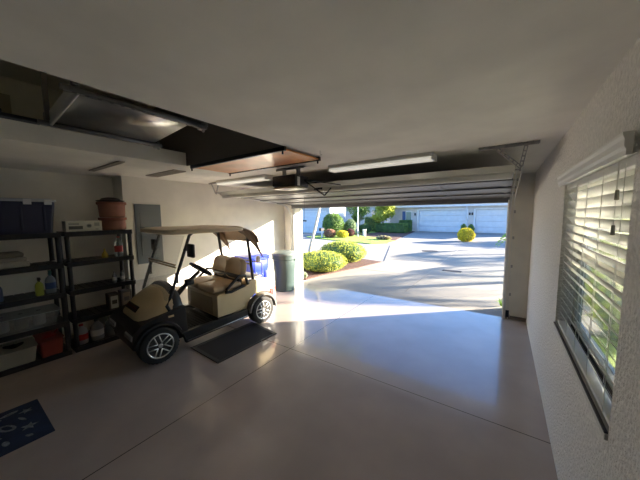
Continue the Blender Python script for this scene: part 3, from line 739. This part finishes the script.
# ---------------------------------------------------------------- mats on the floor
m = MB(); m.prism([(-3.60, 1.93), (-2.91, 1.90), (-2.89, 2.95), (-3.58, 3.04)], .001, .009, 'z')
o = m.build('rubber_mat', mat('mat_rubber', (.008, .008, .009), .85, bump=(120, .6, .01)), bevel=.002); tag(o, 'black rubber mat lying beside the golf cart', 'floor mat')
bmn = MB(); c = [(-3.57, 1.93), (-2.91, 1.90), (-2.89, 2.95), (-3.55, 3.04)]
cx = sum(p[0] for p in c)/4; cy = sum(p[1] for p in c)/4
for i in range(4):
    a, b = c[i], c[(i+1) % 4]
    f = lambda p, k: (cx+(p[0]-cx)*k, cy+(p[1]-cy)*k)
    q = [f(a, .995), f(b, .995), f(b, .90), f(a, .90)]
    bmn.prism(q, .0091, .012, 'z')
o2 = bmn.build('border', mat('mat_border', (.015, .015, .017), .6), o)
rg = MB(); rg.box(-.36, .36, -1.05, .0, 0, .008, r=.003)
rg.mi = 1
def star(cx, cy, r, rot):
    P = []
    for i in range(10):
        a = rot+i*PI/5; q = r if i % 2 == 0 else r*.42; P.append((cx+q*math.cos(a), cy+q*math.sin(a)))
    rg.prism(P, .0081, .0095, 'z')
def oval(cx, cy, a, b, rot, z=.0095, n=18):
    rg.prism([(cx+a*math.cos(t)*math.cos(rot)-b*math.sin(t)*math.sin(rot), cy+a*math.cos(t)*math.sin(rot)+b*math.sin(t)*math.cos(rot)) for t in [2*PI*i/n for i in range(n)]], .0081, z, 'z')
for (x, y, r, a) in ((.10, -.12, .06, .3), (-.20, -.10, .05, .9), (.2, -.52, .07, .2), (-.18, -.72, .06, .5)): star(x, y, r, a)
for (x, y, a, b, r) in ((-.02, -.24, .08, .04, .5), (.22, -.27, .04, .02, .2), (-.22, -.30, .05, .03, 1.2), (.02, -.42, .05, .028, .1), (.25, -.14, .03, .015, .7), (-.12, -.45, .07, .03, .4), (-.26, -.2, .02, .06, .2), (.08, -.33, .06, .012, 1.0), (-.08, -.14, .05, .012, .4)): oval(x, y, a, b, r)
rg.mi = 0
for (x, y, a, b, r) in ((-.02, -.24, .05, .02, .5), (-.12, -.45, .04, .015, .4)): oval(x, y, a, b, r, .0099)
o = rg.build('sea_life_rug', [mat('rug_navy', (.012, .024, .06), .95, bump=(200, .8, .01), var=(6, .3)), mat('rug_motif', (.20, .21, .23), .95, bump=(200, .8, .01), var=(40, .5))], loc=(-3.53, .455, .001)); tag(o, 'navy rug with pale starfish and shells on the garage floor', 'rug')

# ---------------------------------------------------------------- bins by the doorway
gc = thing('trash_can', 'round dark green rubbish bin in the corner by the doorway', 'trash can', (-4.50, 4.92, 0))
gg = mat('bin_green', (.055, .085, .08), .5, bump=(10, .3, .01))
m = MB(); m.lathe([(.23, 0), (.24, .02), (.25, .25), (.258, .26), (.262, .5), (.27, .51), (.285, .78), (.305, .80), (.31, .90)], n=40); m.build('barrel', gg, gc, smooth=True)
for s in (-1, 1):
    m = MB(); a = .5+ (PI if s < 0 else 0); d = Vector((math.cos(a), math.sin(a), 0)); e = Vector((-d.y, d.x, 0))
    m.tube([d*.30+e*.08+Vector((0, 0, .80)), d*.335+e*.07+Vector((0, 0, .78)), d*.335-e*.07+Vector((0, 0, .78)), d*.30-e*.08+Vector((0, 0, .80))], .014, 6); m.build('handle', gg, gc, smooth=True)
m = MB(); m.lathe([(.325, .901), (.33, .92), (.325, .945), (.28, .97), (.12, .995), (.001, 1.0)], n=40); m.build('lid', mat('bin_lid', (.13, .16, .155), .45), gc, smooth=True)
bc = thing('recycling_bin', 'bright blue wheeled recycling bin behind the golf cart', 'recycling bin', (-4.83, 4.20, 0), math.radians(0))
bb = mat('bin_blue', (.012, .035, .42), .4)
m = MB(); taper(m, .21, .22, .27, .29, .03, .92, .05)
m.box(.262, .274, -.20, .20, .60, .84, r=.004)
for y in (-.15, .15): m.box(.245, .268, y-.012, y+.012, .15, .60, r=.004)
m.build('body', bb, bc, smooth=True)
m = MB(); taper(m, .30, .32, .305, .325, .921, .955, .06); taper(m, .27, .29, .20, .22, .9551, .99, .05); m.build('lid', bb, bc, smooth=True)
for s in (-1, 1):
    m = MB(); m.lathe([(.09, -.02), (.10, -.01), (.10, .01), (.09, .02)], (-.20, s*.25, .10), 20, 'y'); m.build('wheel', rubber, bc)
m = MB(); m.tube([(.28, -.24, .90), (.325, -.22, .88), (.325, .22, .88), (.28, .24, .90)], .013, 6); m.build('handle', bb, bc, smooth=True)

# ================================================================= outside
def leaves(m, c, rx, ry, rz, n, size, shell=.82, zmin=None):
    for _ in range(n):
        d = Vector((random.gauss(0, 1), random.gauss(0, 1), random.gauss(0, 1))).normalized()*random.uniform(shell, 1.05)
        p = Vector((c[0]+d.x*rx, c[1]+d.y*ry, c[2]+d.z*rz))
        if zmin is not None and p.z < zmin: continue
        m.leaf(p, size*random.uniform(.6, 1.3))
def bush(loc, rx, ry, h, label, lm=leafg, n=900, size=.05, core=leafd, cat='bush', name='bush', group=None, square=False):
    o = thing(name, label, cat, loc, 0, group)
    m = MB()
    if square: m.box(-rx, rx, -ry, ry, .0, h*.95, r=min(rx, ry)*.25, seg=3)
    else: m.blob((0, 0, h*.45), rx*.92, ry*.92, h*.50, 3, .05, flat=h*.45)
    m.build('core', core, o)
    m = MB()
    if square:
        for _ in range(n):
            f = random.choice('xXyYTT'); u, v = random.uniform(-1, 1), random.uniform(0, 1)
            p = {'x': (-rx, u*ry, v*h), 'X': (rx, u*ry, v*h), 'y': (u*rx, -ry, v*h), 'Y': (u*rx, ry, v*h), 'T': (u*rx, random.uniform(-ry, ry), h)}[f]
            m.leaf(p, size*random.uniform(.6, 1.3))
    else: leaves(m, (0, 0, h*.48), rx, ry, h*.52, n, size, .88, .0)
    m.build('foliage', lm, o, recalc=False)
    return o
bush((-5.02, 7.35, .02), .86, .80, .64, 'rounded clipped hedge bush nearest the garage doorway', leafy, 4600, .028)
bush((-5.28, 9.25, .02), .95, .78, .80, 'taller rounded hedge bush behind the nearest one', leafy, 4600, .032)
bush((-8.3, 8.6, .02), .8, .6, .5, 'low dark shrub behind the leaning trunk', leafg, 1500, .04)
bush((-4.84, 6.16, .015), .09, .09, .16, 'tiny pale plant in the mulch by the doorway', mat('leaf_pale', (.45, .50, .35), .7, sub=.3), 250, .03)
# leaning slender trunk
m = MB(); m.tube([(0, 0, 0), (.17, .02, .7), (.40, .05, 1.5), (.62, .1, 2.4), (.95, .15, 4.2)], [.075, .065, .06, .055, .05], 10); t = thing('palm_tree', 'slender leaning pale palm trunk seen past the doorway post', 'palm tree', (-6.95, 9.15, .02)); m.build('trunk', mat('pale_bark', (.66, .58, .47), .85, bump=(30, .6, .02)), t, smooth=True)
def fronds(m, c, n, L, droop, lw=.05, seed=1, a0=0, a1=2*PI):
    rnd = random.Random(seed)
    for k in range(n):
        a = a0+(a1-a0)*(k+.5)/n+rnd.uniform(-.15, .15); e = rnd.uniform(.1, .9); d = Vector((math.cos(a), math.sin(a), 0)); side = Vector((-d.y, d.x, 0))
        pts = []
        for i in range(9):
            t_ = i/8; pts.append(Vector(c)+d*L*t_*(1-.15*e*t_)+Vector((0, 0, L*(e*t_-(droop+e*.5)*t_*t_))))
        m.tube(pts, [.016*(1-.8*i/8) for i in range(9)], 4)
        for i in range(1, 17):
            t_ = i/17; j = int(t_*8); p = pts[j].lerp(pts[min(j+1, 8)], t_*8-j); ll = L*.32*math.sin(PI*min(1, .15+t_*.85))+.05
            for s in (-1, 1):
                q = p+side*s*ll*.8+d*ll*.45+Vector((0, 0, -ll*.35))
                f = m.bm.faces.new([m.bm.verts.new(v) for v in (p, p.lerp(q, .4)+d*lw*.5, q, p.lerp(q, .4)-d*lw*.5)]); f.material_index = m.mi
m = MB(); fronds(m, (.95, .15, 4.2), 14, 1.7, .7, .06, 3); m.build('fronds', leafg, t, recalc=False)
# palm with hanging fronds at the right edge of the doorway
t = thing('palm_tree', 'feathery green palm at the right edge of the doorway', 'palm tree', (1.15, 9.6, -.02))
m = MB(); m.tube([(0, 0, 0), (0, 0, .9), (-.05, 0, 1.7)], [.07, .06, .05], 8); m.build('trunk', bark, t, smooth=True)
m = MB(); fronds(m, (-.05, 0, 1.7), 13, 1.35, .75, .05, 5); m.build('fronds', mat('frond_bright', (.22, .42, .06), .6, sub=.4), t, recalc=False)
m = MB()
for k in range(16):
    a = random.uniform(0, 2*PI); L = random.uniform(.1, .22); d = Vector((math.cos(a), math.sin(a), 0))
    s_ = Vector((-d.y, d.x, 0))*.006
    m.loft([[-s_, s_, s_*.9, -s_*.9], [d*L*.4+Vector((0, 0, L*.8))-s_, d*L*.4+Vector((0, 0, L*.8))+s_, d*L*.4+Vector((0, 0, L*.8))+s_*.9, d*L*.4+Vector((0, 0, L*.8))-s_*.9], [d*L+Vector((0, 0, L*.7))]*4], cap=False)
o = m.build('grass_tuft', mat('frond_bright', (.22, .42, .06)), loc=(.04, 6.42, -.02), recalc=False); tag(o, 'small green weed tuft at the foot of the right doorway post', 'weed')
# drain and manhole
m = MB(); m.box(-.28, .28, -.10, .10, 0, .012)
for i in range(9): m.box(-.25+i*.06, -.22+i*.06, -.08, .08, .0121, .018)
o = m.build('drain_grate', mat('iron', (.07, .065, .06), .7), loc=(-1.33, 9.57, -.001)); tag(o, 'dark rectangular drain grate in the concrete driveway', 'drain')
m = MB(); m.lathe([(.38, 0), (.38, .012), (.34, .015)], n=24); o = m.build('manhole_cover', mat('iron', (.07, .065, .06), .7), loc=(-3.03, 14.26, -.001)); tag(o, 'dark round cover in the paving beyond the drain', 'manhole cover')

# ---- house with two garage doors, facade at y = 30
hw = mat('house_trim_white', (.74, .74, .74), .6); dw = mat('garage_door_white', (.66, .69, .72), .5)
hs = thing('house', 'low house across the street with two wide pale garage doors', 'house', (-2.6, 30, 0))
m = MB(); Y0 = 0
m.box(-8.2, -5.18, 0, 8, -.05, 2.65); m.box(-.30, .18, 0, 8, -.05, 2.65); m.box(-5.18, -.30, .25, 8, -.05, 2.65); m.box(.18, 5.1, .25, 8, -.05, 2.65); m.box(5.1, 7, 0, 8, -.05, 2.65)
m.box(-5.18, -.30, 0, .25, 2.38, 2.65); m.box(.18, 5.1, 0, .25, 2.38, 2.65)
m.build('wall', stuccoH, hs)
m = MB(); m.box(-8.7, 7.5, -.55, -.45, 2.62, 2.84); m.box(-8.7, 7.5, -.45, 0, 2.66, 2.70); m.build('fascia', hw, hs)
m = MB(); m.prism([(-8.8, 2.84), (7.6, 2.84), (5.6, 4.3), (-6.8, 4.3)], -.50, 8.4, 'y')
m.bm.free(); m = MB(); m.loft([[(-8.8, -.6, 2.84), (7.6, -.6, 2.84), (7.6, 8.5, 2.84), (-8.8, 8.5, 2.84)], [(-6.0, 3.2, 4.1), (4.8, 3.2, 4.1), (4.8, 4.6, 4.1), (-6.0, 4.6, 4.1)]])
m.build('roof', mat('roof_tile_pale', (.27, .24, .22), .8, bump=(8, .6, .05)), hs)
for (a, b) in ((-5.13, -.35), (.23, 5.05)):
    m = MB()
    for k in range(4): m.box(a+.12, b-.12, .16, .21, .02+k*.57, .02+k*.57+.555, r=.01)
    d_ = m.build('garage_door', dw, hs)
    m = MB(); m.box(a-.05, a+.11, -.04, .14, 0, 2.38); m.box(b-.11, b+.05, -.04, .14, 0, 2.38); m.box(a+.11, b-.11, -.04, .14, 2.30, 2.42); m.build('door_frame', hw, d_)
for x in (-5.40, -.17, .06):
    m = MB(); m.box(x-.06, x+.06, -.14, -.001, 1.75, 2.0, r=.015); m.build('wall_lamp', blackm, hs)
m = MB(); m.box(-6.45, -5.75, -.04, -.001, .95, 2.2); wn = m.build('window_frame', hw, hs)
m = MB(); m.box(-6.38, -5.82, -.06, -.041, 1.02, 2.13); m.build('pane', mat('dark_window', (.12, .20, .20), .1, coat=1), wn)
m = MB(); m.box(-6.80, -6.47, -.06, -.001, .95, 2.2)
for i in range(12): m.box(-6.77, -6.50, -.075, -.061, 1.0+i*.098, 1.06+i*.098)
m.build('shutter', mat('blue_shutter', (.05, .12, .32), .5), hs)
m = MB(); m.tube([(-.38, -.62, 2.62), (-.38, -.62, 1.4), (-.30, -.10, 1.2), (-.30, -.10, 0.05)], .04, 6); m.build('downpipe', hw, hs)
# ---- house at left
h2 = thing('house', 'blue shaded house with a garage door far left across the street', 'house', (-17.5, 22.6, 0))
m = MB(); m.box(-9, 3.0, .2, 3.4, -.05, 2.9); m.build('wall', mat('house_stucco_grey', (.55, .57, .62), .85), h2)
m = MB(); m.box(-9.5, 3.3, -.35, -.2, 2.75, 2.97); m.box(-9.5, 3.3, -.2, .2, 2.84, 2.90); m.build('fascia', hw, h2)
m = MB(); m.loft([[(-9.6, -.4, 2.97), (3.4, -.4, 2.97), (3.4, 3.9, 2.97), (-9.6, 3.9, 2.97)], [(-7.5, 1.5, 3.9), (1.3, 1.5, 3.9), (1.3, 1.9, 3.9), (-7.5, 1.9, 3.9)]]); m.build('roof', mat('roof_tile_pale', (.27, .24, .22)), h2)
m = MB()
for k in range(4): m.box(-2.4, 2.55, .12, .195, .02+k*.54, .02+k*.54+.525, r=.01)
m.build('garage_door', dw, h2)
m = MB(); m.box(-2.55, -2.4, .08, .19, 0, 2.2); m.box(2.55, 2.7, .08, .19, 0, 2.2); m.box(-2.4, 2.55, .08, .19, 2.19, 2.32); m.build('door_frame', hw, h2)
# ---- pale house further back between them
h3 = thing('house', 'pale two-window house far back between the nearer two', 'house', (-16.5, 41, 0))
m = MB(); m.box(-16, 6.5, 0, 8, 0, 3.4); m.build('wall', mat('house_pale', (.5, .52, .56), .85), h3)
m = MB(); m.loft([[(-16.6, -.6, 3.4), (7.1, -.6, 3.4), (7.1, 8.5, 3.4), (-16.6, 8.5, 3.4)], [(-13, 3.2, 5.3), (3.6, 3.2, 5.3), (3.6, 4.6, 5.3), (-13, 4.6, 5.3)]]); m.build('roof', mat('roof_tile_pale', (.27, .24, .22)), h3)
for x in (-8.5, -5, -1.5, 2.5):
    m = MB(); m.box(x, x+1.3, -.05, -.001, 1.1, 2.7); f_ = m.build('window_frame', hw, h3)
    m = MB(); m.box(x+.1, x+1.2, -.07, -.051, 1.2, 2.6); m.build('pane', mat('dark_window', (.12, .2, .2)), f_)

# ---- planting across the street
def tree(loc, h, r, label, lm, n=1600, size=.12, trunk=.10, cat='tree', squash=.7, blobs=7, group=None, seed=0):
    rnd = random.Random(seed); o = thing('leafy_tree', label, cat, loc, 0, group)
    m = MB(); m.tube([(0, 0, 0), (.05, 0, h*.35), (-.03, .04, h*.7)], [trunk, trunk*.8, trunk*.4], 8)
    for k in range(4):
        a = rnd.uniform(0, 6.28); m.tube([(.03, 0, h*.38), (r*.35*math.cos(a), r*.35*math.sin(a), h*.58), (r*.6*math.cos(a), r*.6*math.sin(a), h*.75)], [trunk*.5, trunk*.35, trunk*.15], 6)
    m.build('trunk', bark, o, smooth=True)
    m = MB()
    for k in range(blobs):
        a = rnd.uniform(0, 6.28); q = rnd.uniform(.1, .65)*r
        c = (q*math.cos(a), q*math.sin(a), h*.72+rnd.uniform(-.22, .22)*h)
        rr_ = r*rnd.uniform(.35, .55); leaves(m, c, rr_, rr_, rr_*squash, n//blobs, size, .35)
    m.build('foliage', lm, o, recalc=False); return o
bush((-12.9, 20.8, .03), .98, .9, 2.0, 'tall rounded green garden shrub on the lawn across the street', leafg, 3200, .085)
bush((-13.2, 22.6, .03), .85, .6, 1.2, 'broad green shrub behind the tall garden shrub', leafg, 1300, .07)
bush((-11.85, 18.6, .03), .50, .42, .68, 'bronze-leaved shrub left of the golden bush', leafr, 900, .06, core=mat('bronze_core', (.16, .09, .05), .8))
bush((-10.85, 18.95, .03), .50, .42, .56, 'golden yellow round bush on the lawn strip', leafyy, 1100, .055, core=mat('golden_core', (.35, .26, .03), .8))
bush((-11.7, 21.9, .03), .55, .5, 1.45, 'grey-green shrub right of the tall garden shrub', mat('leaf_sage', (.26, .34, .17), .7, var=(3, .3), sub=.3), 1300, .07)
bush((-10.85, 20.35, .03), .36, .3, .66, 'low dark red shrub near the white pole', mat('leaf_dark_red', (.12, .04, .05), .7, sub=.3), 500, .06, core=mulch)
bush((-11.3, 24.2, .06), .6, .5, .9, 'dark shrub in the shade behind the white pole', leafd, 900, .08)
bush((-12.2, 28.2, .06), .75, .6, 1.55, 'boxy hedge with a yellow top between the houses', leafy, 1500, .07, square=True, cat='hedge', name='hedge')
bush((-9.55, 26.9, .02), 1.55, .6, .92, 'long clipped dark green hedge beside the neighbouring driveway', leafg, 3000, .07, square=True, cat='hedge', name='hedge')
bush((-8.75, 29.0, .02), .6, .4, 1.2, 'second clipped hedge against the house wall under the shutter', leafg, 1500, .07, square=True, cat='hedge', name='hedge')
bush((-7.3, 18.9, .02), .60, .35, .28, 'low pale flowering plant at the tip of the bed', mat('leaf_straw', (.50, .45, .22), .7, sub=.3), 500, .05, core=mulch)
tree((-10.9, 27.9, 0), 3.1, 1.6, 'leafy green tree behind the clipped hedges', leafy, 4200, .14, .09, blobs=14, seed=5)
tree((-13.2, 37.4, 0), 4.8, 2.2, 'yellowish tree far back between the houses', leafy, 1800, .15, .09, blobs=8, seed=8)
tree((-12.6, 25.6, 0), 2.6, .8, 'green tree behind the lawn beside the blue house', leafg, 1500, .13, .08, blobs=8, seed=9)
bush((-2.08, 20.7, -.02), .52, .62, .92, 'bright golden bush between the two neighbouring driveways', leafyy, 1900, .06, core=mat('golden_core', (.35, .26, .03)))
bush((-3.05, 28.1, -.02), .26, .26, .95, 'small green shrub behind the bright golden bush, left one', leafg, 400, .07)
bush((-2.46, 28.3, -.02), .27, .27, .92, 'small green shrub behind the bright golden bush, right one', leafg, 400, .07)
m = MB(); m.tube([(0, 0, 0), (0, 0, 2.9)], .05, 8); m.box(-.09, .09, -.09, .09, 0, .12); m.lathe([(.07, 2.9), (.09, 2.95), (.02, 3.05)], n=8); o = m.build('lamp_post', hw, loc=(-10.35, 20.75, .03), smooth=True); tag(o, 'slim white post standing at the edge of the lawn', 'post')
m = MB(); m.box(-.11, .11, -.11, .11, 0, .52, r=.02); m.box(-.13, .13, -.13, .13, .52, .58, r=.01); o = m.build('utility_box', hw, loc=(-9.95, 21.2, .02)); tag(o, 'short white utility pedestal right of the slim post', 'utility box')
mbx = thing('mailbox', 'dark mailbox on a white post in front of the blue garage door', 'mailbox', (-12.3, 18.1, .03))
m = MB(); m.box(-.05, .05, -.05, .05, 0, .55); m.build('post', hw, mbx)
m = MB(); m.prism([(-.11, .551), (.11, .551), (.11, .72), (.07, .79), (-.07, .79), (-.11, .72)], -.28, .2, 'y'); m.build('box', blackm, mbx)

tree((-18.2, 35.6, 0), 4.6, 2.3, 'round crowned tree behind the blue shaded house', leafg, 2400, .15, .09, blobs=10, seed=12)
tree((-21.5, 36.0, 0), 4.8, 2.0, 'yellow-green tree furthest left behind the blue shaded house', leafy, 2000, .15, .09, blobs=9, seed=14)
# ---- shrubs outside the side window and the neighbouring wall
for i, (x, y, r) in enumerate(((1.55, 1.2, .62), (1.65, 2.35, .62), (1.55, 3.5, .62), (1.65, 4.65, .62), (1.6, 5.8, .62))):
    bush((x, y, -.05), r*.7, r*.9, 1.8+.15*(i % 2), 'leafy yellow-green shrub outside the side window', mat('leaf_window', (.36, .44, .08), .6, var=(4, .4), sub=.5), 900, .09, group='shrubs outside the side window')
m = MB(); m.prism([(.6, -8), (30, -8), (30, 5.7), (.6, 5.7)], -.12, -.05, 'z'); struct(m.build('lawn', grass), 'side lawn beyond the window')
h4 = thing('house', 'pale neighbouring house seen through the blinds', 'house', (7.0, -1.0, -.05))
m = MB(); m.box(0, 6, -7, 7, 0, 2.9); m.build('wall', mat('house_cream', (.50, .49, .45), .85), h4)
m = MB(); m.loft([[(-.6, -7.5, 2.9), (6.6, -7.5, 2.9), (6.6, 7.5, 2.9), (-.6, 7.5, 2.9)], [(2.6, -4, 4.4), (3.4, -4, 4.4), (3.4, 4, 4.4), (2.6, 4, 4.4)]]); m.build('roof', mat('roof_tile_pale', (.27, .24, .22)), h4)

# ---- street trees right of the driveway that cast the long streaks of shade
P0 = thing('palm_tree', 'tall street palm right of the driveway', 'palm tree', (9.5, 17.5, 0), 0, 'street palms right of the driveway')
m = MB(); m.tube([(0, 0, 0), (.1, 0, 2), (.15, .1, 4.2)], [.16, .13, .11], 8); m.build('trunk', bark, P0, smooth=True)
m = MB(); fronds(m, (.15, .1, 4.2), 20, 2.1, .85, .09, 11); m.build('fronds', leafg, P0, recalc=False)
for (x, y, s, r) in ((13.6, 16.2, .70, 1), (8.6, 22.6, .9, 2), (14.6, 21.8, 1.0, 3), (6.4, 12.2, .45, 2.2), (11.6, 12.6, .52, 4.4), (5.0, 26.4, .7, .9), (5.2, 15.2, .55, 1.9), (8.4, 15.6, .58, .2), (6.4, 18.6, .62, 3.3), (10.6, 18.9, .7, 5.1), (21.5, 23.5, 1.1, 5)):
    dup(P0, (x, y, 0), r, None, (s, s, s))
tree((20, 31, 0), 6.0, 3.4, 'broad street tree right of the driveway', leafg, 1800, .22, .2, seed=21, group='broad street trees beyond the palms')
tree((14, 33, 0), 5.0, 3.0, 'broad street tree right of the driveway', leafg, 1500, .22, .2, seed=22, group='broad street trees beyond the palms')
